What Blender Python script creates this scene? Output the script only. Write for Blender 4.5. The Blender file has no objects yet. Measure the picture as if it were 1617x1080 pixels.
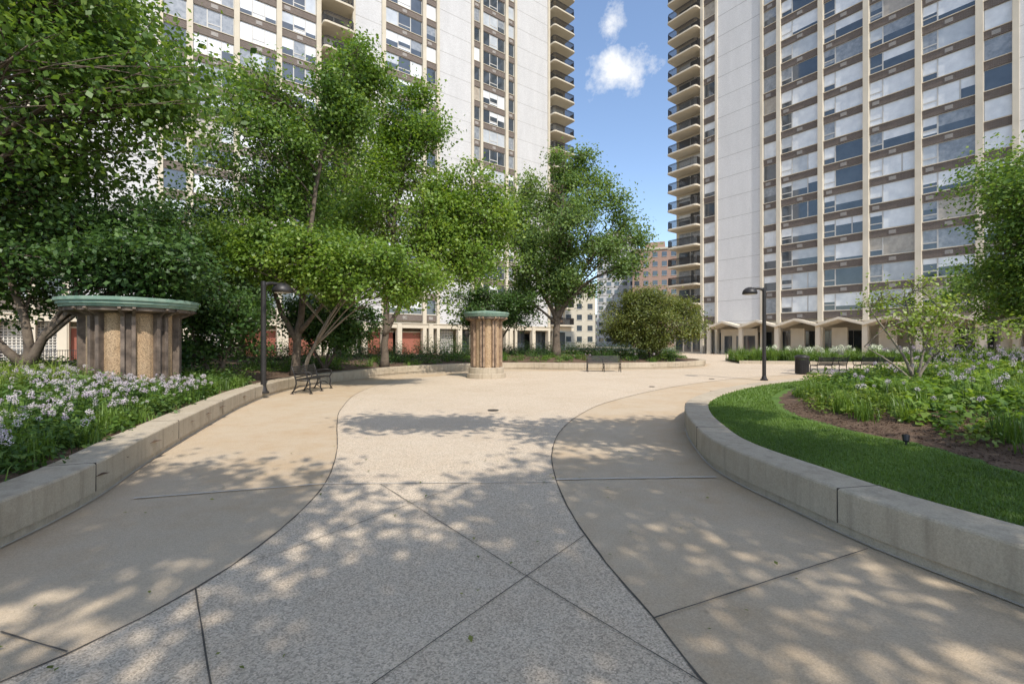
import bpy, math, random
import numpy as np
from mathutils import Vector, Matrix
random.seed(3); RNG=np.random.default_rng(5)
D=bpy.data; C=bpy.context; scn=C.scene
scn.view_settings.view_transform='Standard'; scn.view_settings.look='None'; scn.view_settings.exposure=0

# ---------------------------------------------------------------- materials
def newmat(name):
    m=D.materials.new(name); m.use_nodes=True
    nt=m.node_tree; b=nt.nodes['Principled BSDF']; return m,nt,b
def N(nt,t,**k):
    n=nt.nodes.new(t)
    for a,v in k.items(): setattr(n,a,v)
    return n
def ramp(nt,fac,stops):
    r=N(nt,'ShaderNodeValToRGB'); e=r.color_ramp.elements
    while len(e)<len(stops): e.new(.5)
    for i,(p,c) in enumerate(stops):
        e[i].position=p; e[i].color=(*c,1) if len(c)==3 else c
    nt.links.new(fac,r.inputs[0]); return r.outputs[0]
def noise(nt,vec,scale,detail=4,rough=.55):
    n=N(nt,'ShaderNodeTexNoise'); n.inputs['Scale'].default_value=scale; n.inputs['Detail'].default_value=detail
    n.inputs['Roughness'].default_value=rough
    nt.links.new(vec,n.inputs['Vector']); return n.outputs['Fac']
def mixc(nt,fac,a,b,mode='MIX'):
    m=N(nt,'ShaderNodeMix',data_type='RGBA',blend_type=mode)
    for s,v in ((m.inputs[0],fac),(m.inputs[6],a),(m.inputs[7],b)):
        if hasattr(v,'is_linked'): nt.links.new(v,s)
        elif isinstance(v,(int,float)): s.default_value=v
        else: s.default_value=(*v,1)
    return m.outputs[2]
def M(name,c1,c2=None,scale=4,rough=.8,bump=0,bscale=60,metallic=0,spec=.3,coat=0):
    m,nt,b=newmat(name); tc=N(nt,'ShaderNodeTexCoord').outputs['Object']
    c2=c2 or tuple(x*.8 for x in c1)
    f=noise(nt,tc,scale,3)
    nt.links.new(ramp(nt,f,[(.3,c1),(.7,c2)]),b.inputs['Base Color'])
    b.inputs['Roughness'].default_value=rough; b.inputs['Metallic'].default_value=metallic
    b.inputs['Specular IOR Level'].default_value=spec; b.inputs['Coat Weight'].default_value=coat
    if bump:
        bp=N(nt,'ShaderNodeBump'); bp.inputs['Strength'].default_value=bump; bp.inputs['Distance'].default_value=.02
        nt.links.new(noise(nt,tc,bscale,2),bp.inputs['Height']); nt.links.new(bp.outputs[0],b.inputs['Normal'])
    return m
def concrete(name,base,stain,light,speck=.35,sscale=110,stainamt=.7,spots=0,streak=0):
    m,nt,b=newmat(name); tc=N(nt,'ShaderNodeTexCoord').outputs['Object']
    big=noise(nt,tc,.45,5,.65); med=noise(nt,tc,3.1,5,.7); fine=noise(nt,tc,55,2,.7)
    c=mixc(nt,ramp(nt,big,[(.42,(0,0,0)),(.68,(stainamt,)*3)]),base,stain)
    c=mixc(nt,ramp(nt,med,[(.35,(0,0,0)),(.75,(.55,)*3)]),c,light)
    v=N(nt,'ShaderNodeTexVoronoi'); v.inputs['Scale'].default_value=sscale; nt.links.new(tc,v.inputs['Vector'])
    sc=N(nt,'ShaderNodeSeparateColor'); nt.links.new(v.outputs['Color'],sc.inputs[0])
    sp=ramp(nt,sc.outputs[0],[(0,(1-speck*1.3,)*3),(.35,(1-speck*.4,)*3),(.6,(1,)*3),(1,(1+speck*.6,)*3)])
    c=mixc(nt,1.0,c,sp,'MULTIPLY')
    c=mixc(nt,ramp(nt,fine,[(.35,(.25,)*3),(.6,(0,0,0))]),c,tuple(x*.55 for x in base))
    if spots:
        v2=N(nt,'ShaderNodeTexVoronoi'); v2.inputs['Scale'].default_value=2.3; nt.links.new(tc,v2.inputs['Vector'])
        c=mixc(nt,ramp(nt,v2.outputs['Distance'],[(.02,(spots,)*3),(.06,(0,0,0))]),c,tuple(x*.35 for x in base))
    if streak:
        mp=N(nt,'ShaderNodeMapping'); mp.inputs['Scale'].default_value=(9,9,.8); nt.links.new(tc,mp.inputs[0])
        st=noise(nt,mp.outputs[0],1,4,.6); c=mixc(nt,ramp(nt,st,[(.5,(0,0,0)),(.75,(streak,)*3)]),c,tuple(x*.45 for x in base))
    nt.links.new(c,b.inputs['Base Color']); b.inputs['Roughness'].default_value=.88; b.inputs['Specular IOR Level'].default_value=.25
    bp=N(nt,'ShaderNodeBump'); bp.inputs['Strength'].default_value=.35; bp.inputs['Distance'].default_value=.006
    nt.links.new(v.outputs['Distance'],bp.inputs['Height']); nt.links.new(bp.outputs[0],b.inputs['Normal'])
    return m
def brickmat(name,c1,c2,mortar,bw=.2,bh=.067,msz=.008,rough=.85,dirt=.86):
    m,nt,b=newmat(name); tc=N(nt,'ShaderNodeTexCoord').outputs['Object']
    s=N(nt,'ShaderNodeSeparateXYZ'); nt.links.new(tc,s.inputs[0]); cb=N(nt,'ShaderNodeCombineXYZ')
    nt.links.new(s.outputs[0],cb.inputs[0]); nt.links.new(s.outputs[2],cb.inputs[1])
    br=N(nt,'ShaderNodeTexBrick'); nt.links.new(cb.outputs[0],br.inputs['Vector'])
    br.inputs['Color1'].default_value=(*c1,1); br.inputs['Color2'].default_value=(*c2,1); br.inputs['Mortar'].default_value=(*mortar,1)
    br.inputs['Scale'].default_value=1; br.inputs['Mortar Size'].default_value=msz
    br.inputs['Brick Width'].default_value=bw; br.inputs['Row Height'].default_value=bh
    mp=N(nt,'ShaderNodeMapping'); mp.inputs['Scale'].default_value=(1,1,.22); nt.links.new(tc,mp.inputs[0])
    big=noise(nt,mp.outputs[0],.7,4,.65)
    c=mixc(nt,1.0,br.outputs[0],ramp(nt,big,[(.3,(dirt,)*3),(.7,(1,1,1))]),'MULTIPLY')
    nt.links.new(c,b.inputs['Base Color']); b.inputs['Roughness'].default_value=rough
    return m
def leafmat(name,dark,mid,light,trans=.35):
    m,nt,b=newmat(name)
    a=N(nt,'ShaderNodeAttribute',attribute_name='tint').outputs['Fac']
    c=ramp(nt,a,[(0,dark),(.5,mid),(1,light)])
    nt.links.new(c,b.inputs['Base Color']); b.inputs['Roughness'].default_value=.45; b.inputs['Specular IOR Level'].default_value=.4
    t=N(nt,'ShaderNodeBsdfTranslucent')
    tcn=mixc(nt,1.0,c,(1.7,1.6,.8),'MULTIPLY'); nt.links.new(tcn,t.inputs[0])
    ms=N(nt,'ShaderNodeMixShader'); ms.inputs[0].default_value=trans
    nt.links.new(b.outputs[0],ms.inputs[1]); nt.links.new(t.outputs[0],ms.inputs[2])
    nt.links.new(ms.outputs[0],nt.nodes['Material Output'].inputs[0]); return m

m_agg=concrete('exposed_aggregate',(.57,.465,.345),(.48,.37,.255),(.61,.525,.41),.36,120,.65,.5)
m_con=concrete('tan_concrete',(.50,.40,.28),(.44,.30,.165),(.54,.45,.34),.12,160,.8,.45)
m_wallc=concrete('seat_wall_concrete',(.47,.395,.29),(.34,.27,.19),(.54,.47,.36),.1,140,.75,0,.5)
m_joint=M('joint_dark',(.05,.045,.035),(.12,.10,.08),9)
m_caulk=M('joint_light',(.60,.55,.47),(.46,.41,.34),3)
m_soil=M('mulch',(.085,.05,.032),(.17,.115,.075),9,.95,1,70)
m_grassg=M('lawn_green',(.065,.12,.02),(.10,.17,.03),2.5,.95,.5,90)
m_ground=M('far_ground',(.30,.26,.21),(.22,.20,.14),.05,.9)
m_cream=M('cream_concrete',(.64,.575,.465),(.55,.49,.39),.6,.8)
m_creamL=M('cream_concrete_sun_dimmed',(.55,.50,.40),(.48,.43,.34),.6,.8)  # same cream, colour darkened to offset direct sun on the left tower
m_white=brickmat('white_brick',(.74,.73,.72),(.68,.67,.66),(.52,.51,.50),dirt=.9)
m_whiteL=brickmat('white_brick_sun_dimmed',(.60,.60,.60),(.53,.53,.53),(.40,.395,.39),dirt=.88)  # copy of the white brick, sun brightness on the lit tower toned down in colour
m_brown=brickmat('brown_brick',(.085,.062,.050),(.125,.090,.073),(.24,.215,.19),.22,.08,.010)
m_red=brickmat('red_brick',(.32,.085,.05),(.27,.07,.04),(.30,.18,.14))
m_glass=M('window_glass',(.03,.04,.05),(.06,.075,.09),.7,.04,spec=1.0,coat=.5)
m_blind=M('window_blind',(.74,.755,.76),(.58,.60,.62),1.3,.22,spec=.6,coat=.8)
m_blind2=M('window_blind_grey',(.50,.53,.55),(.38,.41,.44),1.3,.2,spec=.6,coat=.8)
m_curt=M('window_curtain',(.30,.32,.34),(.16,.18,.20),3,.2,spec=.6,coat=.8)
m_tanblind=M('window_curtain_tan',(.42,.37,.30),(.3,.26,.21),3,.3,spec=.6,coat=.6)
m_frame=M('window_frame',(.50,.49,.46),(.42,.41,.39),1,.5)
m_line=M('floor_joint',(.33,.32,.30),(.28,.27,.25),1,.8)
m_grille=M('ac_grille',(.24,.21,.19),(.2,.17,.15),4,.6)
m_bronze=M('dark_bronze',(.018,.016,.015),(.03,.027,.025),5,.45,spec=.4)
m_lat=M('white_lattice',(.65,.63,.58),(.6,.58,.52),3,.7)
m_wood=M('weathered_wood',(.16,.105,.07),(.38,.27,.18),5,.8,.5,40)
m_woodd=M('weathered_grey_wood',(.075,.058,.047),(.20,.155,.12),5,.8,.5,40)
m_pebble=concrete('pebble_panel',(.42,.29,.17),(.32,.205,.12),(.50,.38,.25),.5,85,.7)
m_copper=M('copper_patina',(.13,.22,.17),(.23,.31,.24),5,.6)
m_bark=M('bark',(.17,.135,.10),(.09,.07,.055),7,.95,.8,30)
m_barkl=M('bark_light',(.28,.24,.19),(.17,.14,.11),7,.95,.6,30)
L_bright=leafmat('leaf_bright',(.06,.12,.018),(.15,.25,.035),(.28,.37,.075),.42)
L_mid=leafmat('leaf_mid',(.035,.082,.017),(.105,.19,.032),(.21,.30,.065),.40)
L_dark=leafmat('leaf_dark',(.016,.042,.014),(.052,.11,.024),(.11,.19,.045),.32)
L_olive=leafmat('leaf_olive',(.055,.072,.018),(.135,.17,.038),(.24,.235,.065),.35)
L_blue=leafmat('leaf_elm',(.05,.095,.027),(.13,.21,.055),(.23,.31,.10),.40)
L_grass=leafmat('grass_blade',(.055,.105,.018),(.115,.195,.03),(.19,.29,.06),.35)
L_yel=leafmat('leaf_chartreuse',(.09,.14,.02),(.19,.27,.04),(.31,.37,.08),.35)
m_purple=M('allium_bloom',(.38,.30,.38),(.58,.51,.54),30,.9)
m_pale=M('allium_bloom_pale',(.60,.56,.55),(.50,.44,.45),30,.9)
m_cream_fl=M('cream_bloom',(.68,.68,.56),(.55,.6,.4),30,.9)

# ---------------------------------------------------------------- mesh helpers
class MB:
    def __init__(s): s.v=[]; s.f=[]; s.m=[]; s.mats=[]
    def mi(s,mat):
        if mat not in s.mats: s.mats.append(mat)
        return s.mats.index(mat)
    def box(s,x0,x1,y0,y1,z0,z1,mat):
        i=len(s.v); s.v+=[(x0,y0,z0),(x1,y0,z0),(x1,y1,z0),(x0,y1,z0),(x0,y0,z1),(x1,y0,z1),(x1,y1,z1),(x0,y1,z1)]
        s.f+=[(i,i+3,i+2,i+1),(i+4,i+5,i+6,i+7),(i,i+1,i+5,i+4),(i+1,i+2,i+6,i+5),(i+2,i+3,i+7,i+6),(i+3,i,i+4,i+7)]
        s.m+=[s.mi(mat)]*6
    def obox(s,c,size,mat,M3):
        i=len(s.v); a,b,d=[q/2 for q in size]
        for z in (-d,d):
            for x,y in ((-a,-b),(a,-b),(a,b),(-a,b)):
                s.v.append(tuple(Vector(c)+M3@Vector((x,y,z))))
        s.f+=[(i,i+3,i+2,i+1),(i+4,i+5,i+6,i+7),(i,i+1,i+5,i+4),(i+1,i+2,i+6,i+5),(i+2,i+3,i+7,i+6),(i+3,i,i+4,i+7)]
        s.m+=[s.mi(mat)]*6
    def poly(s,pts,mat):
        i=len(s.v); s.v+=[tuple(p) for p in pts]; s.f.append(tuple(range(i,i+len(pts)))); s.m.append(s.mi(mat))
    def lathe(s,prof,n,mat,c=(0,0,0),rot=0):
        i=len(s.v)
        for r,z in prof:
            for k in range(n):
                a=2*math.pi*k/n+rot; s.v.append((c[0]+r*math.cos(a),c[1]+r*math.sin(a),c[2]+z))
        for j in range(len(prof)-1):
            for k in range(n):
                a=i+j*n+k; b=i+j*n+(k+1)%n; s.f.append((a,b,b+n,a+n)); s.m.append(s.mi(mat))
        s.f.append(tuple(i+(len(prof)-1)*n+k for k in range(n))); s.m.append(s.mi(mat))
    def tube(s,pts,rad,mat,n=6):
        i=len(s.v); P=[Vector(p) for p in pts]
        for j,p in enumerate(P):
            t=(P[min(j+1,len(P)-1)]-P[max(j-1,0)]).normalized()
            u=t.cross(Vector((.3,.9,.2))); 
            if u.length<.1: u=t.cross(Vector((1,0,0)))
            u.normalize(); w=t.cross(u); r=rad[j] if hasattr(rad,'__len__') else rad
            for k in range(n):
                a=2*math.pi*k/n; s.v.append(tuple(p+u*(r*math.cos(a))+w*(r*math.sin(a))))
        for j in range(len(P)-1):
            for k in range(n):
                a=i+j*n+k; b=i+j*n+(k+1)%n; s.f.append((a,b,b+n,a+n)); s.m.append(s.mi(mat))
        s.f.append(tuple(i+k for k in range(n))[::-1]); s.m.append(s.mi(mat))
        s.f.append(tuple(i+(len(P)-1)*n+k for k in range(n))); s.m.append(s.mi(mat))
    def obj(s,name,parent=None,smooth=False,bevel=0,swap=None):
        me=D.meshes.new(name); me.from_pydata(s.v,[],s.f)
        for mt in s.mats: me.materials.append((swap or {}).get(mt.name,mt))
        me.polygons.foreach_set('material_index',s.m)
        if smooth: me.polygons.foreach_set('use_smooth',[True]*len(s.f))
        me.update(); o=D.objects.new(name,me); C.collection.objects.link(o)
        if parent: o.parent=parent
        if bevel:
            b=o.modifiers.new('bevel','BEVEL'); b.width=bevel; b.segments=2; b.limit_method='ANGLE'
        return o
def E(name,loc=(0,0,0),rz=0,sc=1):
    o=D.objects.new(name,None); C.collection.objects.link(o); o.location=loc; o.rotation_euler=(0,0,rz); o.scale=(sc,)*3
    o.empty_display_size=.2; return o
def np_mesh(name,V,F,tint=None,mat=None,parent=None,smooth=False):
    me=D.meshes.new(name); n,k=F.shape
    me.vertices.add(len(V)); me.vertices.foreach_set('co',V.astype(np.float32).ravel())
    me.loops.add(n*k); me.loops.foreach_set('vertex_index',F.astype(np.int32).ravel())
    me.polygons.add(n); me.polygons.foreach_set('loop_start',(np.arange(n)*k).astype(np.int32))
    me.polygons.foreach_set('loop_total',np.full(n,k,dtype=np.int32))
    if smooth: me.polygons.foreach_set('use_smooth',np.ones(n,dtype=bool))
    me.update(calc_edges=True)
    if tint is not None:
        a=me.attributes.new('tint','FLOAT','FACE'); a.data.foreach_set('value',tint.astype(np.float32))
    if mat: me.materials.append(mat)
    o=D.objects.new(name,me); C.collection.objects.link(o)
    if parent: o.parent=parent
    return o
def unit(a): return a/np.maximum(np.linalg.norm(a,axis=1,keepdims=True),1e-6)
def leaves(P,Nn,size,aspect=.6):
    n=len(P); Nn=unit(Nn); T=unit(np.cross(Nn,RNG.normal(size=(n,3)))); B=np.cross(Nn,T)
    s=size[:,None]; w=s*aspect*.5
    V=np.empty((n,4,3)); V[:,0]=P-T*s*.5; V[:,1]=P+B*w-T*s*.05+Nn*s*.08; V[:,2]=P+T*s*.5; V[:,3]=P-B*w-T*s*.05+Nn*s*.08
    F=np.arange(n*4).reshape(n,4); return V.reshape(-1,3),F
def blades(P,L,lean,width):
    n=len(P); a=RNG.uniform(0,2*np.pi,n); d=np.stack([np.cos(a),np.sin(a),np.zeros(n)],1); p=np.stack([-np.sin(a),np.cos(a),np.zeros(n)],1)
    up=np.array([0,0,1.]); L=L[:,None]; lean=lean[:,None]; w=width
    V=np.empty((n,4,3)); V[:,0]=P+p*w*.5; V[:,1]=P-p*w*.5
    mid=P+up*L*.62+d*L*lean*.35; V[:,2]=mid-p*w*.35; V[:,3]=mid+p*w*.35
    tip=P+up*L*(1-.35*lean)+d*L*lean
    VV=np.concatenate([V,tip[:,None,:],tip[:,None,:]+p[:,None,:]*w*.05],1)
    b=np.arange(n)[:,None]*6
    F=np.concatenate([b+np.array([[0,1,2,3]]),b+np.array([[3,2,4,5]])],0)
    return VV.reshape(-1,3),F
def catmull(P,step=.25):
    P=[Vector(p) for p in P]; out=[]
    Q=[P[0]*2-P[1]]+P+[P[-1]*2-P[-2]]
    for i in range(1,len(Q)-2):
        a,b,c,d=Q[i-1:i+3]; n=max(2,int((c-b).length/step))
        for k in range(n):
            t=k/n; out.append(.5*((2*b)+(c-a)*t+(2*a-5*b+4*c-d)*t*t+(3*b-a-3*c+d)*t**3))
    out.append(P[-1]); return out
def fill(name,pts,z,mat,parent=None):
    import bmesh
    bm=bmesh.new(); f=bm.faces.new([bm.verts.new((p[0],p[1],z)) for p in pts]); bm.normal_update()
    if f.normal.z<0: f.normal_flip()
    bmesh.ops.triangulate(bm,faces=[f]); me=D.meshes.new(name); bm.to_mesh(me); bm.free(); me.materials.append(mat)
    o=D.objects.new(name,me); C.collection.objects.link(o); o.parent=parent; return o
def inpoly(X,Y,poly):
    ins=np.zeros(X.shape,bool); n=len(poly)
    for i in range(n):
        x1,y1=poly[i][:2]; x2,y2=poly[(i+1)%n][:2]
        c=((y1>Y)!=(y2>Y)); 
        if y1!=y2: ins^=c&(X<(x2-x1)*(Y-y1)/(y2-y1)+x1)
    return ins
def pdist(X,Y,poly,closed=True):
    d=np.full(X.shape,1e9); n=len(poly)
    for i in range(n if closed else n-1):
        x1,y1=poly[i][:2]; x2,y2=poly[(i+1)%n][:2]; dx,dy=x2-x1,y2-y1; L=dx*dx+dy*dy+1e-9
        t=np.clip(((X-x1)*dx+(Y-y1)*dy)/L,0,1); d=np.minimum(d,np.hypot(X-x1-t*dx,Y-y1-t*dy))
    return d
def rise(d,z0,amp,k): return z0+amp*(1-np.exp(-d/k))
def terrain(name,poly,z0,amp,k,mat,res=.16):
    xs=np.arange(min(p[0] for p in poly),max(p[0] for p in poly)+res,res); ys=np.arange(min(p[1] for p in poly),max(p[1] for p in poly)+res,res)
    X,Y=np.meshgrid(xs,ys); d=pdist(X,Y,poly); I=inpoly(X,Y,poly)
    Z=np.where(I,rise(d,z0,amp,k),z0-.05)+RNG.uniform(-.012,.012,X.shape)
    idx=np.arange(X.size).reshape(X.shape)
    keep=(I[:-1,:-1]|I[1:,:-1]|I[:-1,1:]|I[1:,1:]); a=idx[:-1,:-1][keep]; b=idx[:-1,1:][keep]; c=idx[1:,1:][keep]; e=idx[1:,:-1][keep]
    return np_mesh(name,np.stack([X.ravel(),Y.ravel(),Z.ravel()],1),np.stack([a,b,c,e],1),mat=mat,smooth=True)

# ---------------------------------------------------------------- ground and paving
g=MB(); g.poly([(-900,-300,-.02),(900,-300,-.02),(900,1500,-.02),(-900,1500,-.02)],m_ground); g.obj('ground')
g=MB(); g.poly([(-60,-20,0),(70,-20,0),(70,95,0),(-60,95,0)],m_con); g.obj('concrete_pavement')
LJ=[(-5.5,-1.5),(-3.6,.6),(-2.75,1.7),(-2.28,2.32),(-2.05,2.96),(-1.98,3.54),(-1.99,4.26),(-2.13,5.23),(-2.6,6.76),(-3.4,8.85),(-4.1,10.95),(-4.85,14.5),(-4.8,18.5),(-3.4,21.5),(-1.5,23.4)]
RJ=[(3.2,-1.2),(1.6,.9),(.98,1.9),(.82,2.64),(.68,3.29),(.55,4.26),(.51,5.48),(.6,6.76),(.88,8.2),(1.49,10),(2.56,12.1),(4.95,15.3),(7.9,18.3),(11.5,21),(17,23.5),(26,25),(40,25)]
lj=catmull([(*p,0) for p in LJ]); rj=catmull([(*p,0) for p in RJ])
far=[(40,60),(18,62),(15,40),(14.5,33),(12,28.6),(9,26.4),(5,25.3),(1.5,25),(-.5,24.6)]
fill('aggregate_pavement',[(p.x,p.y) for p in lj]+[(p[0],p[1]) for p in far[::-1]]+[(p.x,p.y) for p in rj[::-1]],.004,m_agg)
pj=MB(); rj0=random.Random(4)
def strip(pts,w,mat,z=.008,jit=.25):
    out=[]
    for a,b in zip(pts[:-1],pts[1:]):
        a=Vector((a[0],a[1],z)); b=Vector((b[0],b[1],z)); n=max(1,int((b-a).length/.12))
        out+=[a.lerp(b,i/n) for i in range(n)]
    out.append(Vector((pts[-1][0],pts[-1][1],z)))
    L=[];R=[]
    for j,p in enumerate(out):
        t=out[min(j+1,len(out)-1)]-out[max(j-1,0)]; nn=Vector((-t.y,t.x,0)).normalized()
        L.append(p+nn*w*.5*(1+rj0.uniform(-jit,jit)*2)); R.append(p-nn*w*.5*(1+rj0.uniform(-jit,jit)*2))
    for j in range(len(out)-1): pj.poly([R[j],R[j+1],L[j+1],L[j]],mat)
strip(lj,.013,m_joint); strip(rj,.013,m_joint)
def px(u,v,h=0):
    d=719*(1.6-h)/(v-540); return ((u-808)/719*d,d)
for a,b,w,mt in [((600,765),(830,911),.006,m_joint),((830,911),(1116,1085),.006,m_joint),((925,845),(585,1085),.006,m_joint),
    ((385,895),(735,764),.005,m_joint),((308,930),(332,1085),.009,m_joint),((1033,978),(1370,868),.009,m_joint),((0,1000),(105,1032),.009,m_joint),
    ((210,788),(508,765),.026,m_caulk),((508,765),(878,762),.02,m_caulk),((878,758),(1131,754),.034,m_caulk)]:
    A=px(*a); B=px(*b); strip([A,B],w,mt,.0125)
pj.obj('pavement_joints')
for (x,y,r) in ((-.44,10.6,.13),(4.98,16.2,.1),(8.6,19.6,.12)):
    dr=MB(); dr.lathe([(r,.006),(r,.018),(r*.86,.019),(r*.84,.012)],24,m_bronze,(x,y,0))
    for k in range(-3,4):
        hw=math.sqrt(max(.0,(r*.82)**2-(k*r*.22)**2)); dr.box(x-hw,x+hw,y+k*r*.22-.006,y+k*r*.22+.006,.0125,.017,m_joint)
    dr.obj('drain_cover')

def seatwall(name,pts,side,h=.38,w=.42,last=1.6):
    P=catmull([(*p,0) for p in pts],.22); e=E(name)
    prof=[(.03,-.02),(.03,.085),(.0,.09),(-.004,h-.02),(.004,h-.006),(.018,h),(w-.018,h),(w,h-.02),(w,-.02)]
    mb=MB(); n=len(prof); Ns=[]
    for j,p in enumerate(P):
        t=(P[min(j+1,len(P)-1)]-P[max(j-1,0)]).normalized(); nn=Vector((-t.y,t.x,0))*side; Ns.append((nn,t))
        for o,z in prof: q=p+nn*o; mb.v.append((q.x,q.y,z))
    mi=mb.mi(m_wallc)
    for j in range(len(P)-1):
        for k in range(n-1):
            a=j*n+k; f=(a,a+1,a+1+n,a+n); mb.f.append(f if side>0 else f[::-1]); mb.m.append(mi)
    mb.f+= [tuple(range(n)),tuple(range((len(P)-1)*n,len(P)*n))]; mb.m+=[mi]*2
    mb.obj('wall_body',e)
    jb=MB(); acc=0
    for j in range(1,len(P)):
        acc+=(P[j]-P[j-1]).length
        if acc-last>2.6:
            last=acc; nn,t=Ns[j]; M3=Matrix((( t.x,nn.x,0),(t.y,nn.y,0),(0,0,1)))
            c=P[j]+nn*(w/2-.0); jb.obox((c.x,c.y,h/2+.048),(.008,w+.013,h-.092),m_joint,M3)
    jb.obj('wall_joints',e)
    cb=MB()
    for j in range(len(P)-1):
        a=P[j]+Ns[j][0]*.006; b=P[j+1]+Ns[j+1][0]*.006; a2=P[j]+Ns[j][0]*.035; b2=P[j+1]+Ns[j+1][0]*.035
        cb.poly([(a.x,a.y,.013),(b.x,b.y,.013),(b2.x,b2.y,.013),(a2.x,a2.y,.013)],m_caulk)
    cb.obj('wall_caulk',e); return P
RW=[(5.5,-1.5),(4.2,.3),(3.45,1.6),(3.07,2.72),(2.78,3.53),(2.64,4.34),(2.53,5.1),(2.52,5.75),(2.67,6.57),(3.05,8),(3.67,9.5),(4.68,11),(5.87,12.35),(7.6,13.9),(9.5,15.2),(13,17),(18,18.6),(26,19.5),(34,18.5)]
LW=[(-3.0,-3),(-3.45,0),(-3.75,2),(-3.94,3.5),(-4.21,4.6),(-4.83,6.1),(-5.78,8.7),(-6.65,11.3),(-7.2,13.6),(-7.4,16),(-7.0,18.4),(-5.8,21.8),(-3.9,24.6),(-2,26),(.3,26.6),(3.3,26.2),(7,26.6),(10,27.8),(12.6,30),(13.7,32.9),(13,36),(9,39),(0,42)]
rw=seatwall('seat_wall',RW,-1,last=.65); lw=seatwall('seat_wall',LW,1,last=2.4)
def inset(P,side,o):
    out=[]
    for j,p in enumerate(P):
        t=(P[min(j+1,len(P)-1)]-P[max(j-1,0)]).normalized(); n=Vector((-t.y,t.x,0))*side; out.append((p.x+n.x*o,p.y+n.y*o))
    return out
fill('lawn_ground',inset(rw,-1,.3)+[(34,-1.5)],.35,m_grassg)
lpoly=inset(lw,1,.3)+[(-12,40),(-25,30),(-30,15),(-25,-3)]
fill('planter_soil',lpoly,.33,m_soil)
bed=[(p.x,p.y) for p in catmull([(5.6,1.9,0),(4.85,3.2,0),(4.75,4.24,0),(4.87,5.45,0),(4.66,6.42,0),(4.75,7.8,0),(5.2,9,0),(6.1,10.6,0),(8.1,12.8,0),(12,15.3,0),(18,17.3,0),(26,17.8,0)])]+[(31,14),(31,3),(12,1)]
terrain('mulch_bed',bed,.325,.55,3.2,m_soil)
terrain('planting_bed',lpoly,.30,.45,3.0,m_soil,.3)
def zr(x,y): 
    X=np.atleast_1d(np.array(x,float)); Y=np.atleast_1d(np.array(y,float)); return np.where(inpoly(X,Y,bed),rise(pdist(X,Y,bed),.325,.55,3.2),.35)
def zl(x,y):
    X=np.atleast_1d(np.array(x,float)); Y=np.atleast_1d(np.array(y,float)); return np.where(inpoly(X,Y,lpoly),rise(pdist(X,Y,lpoly),.30,.45,3.0),.33)

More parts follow.
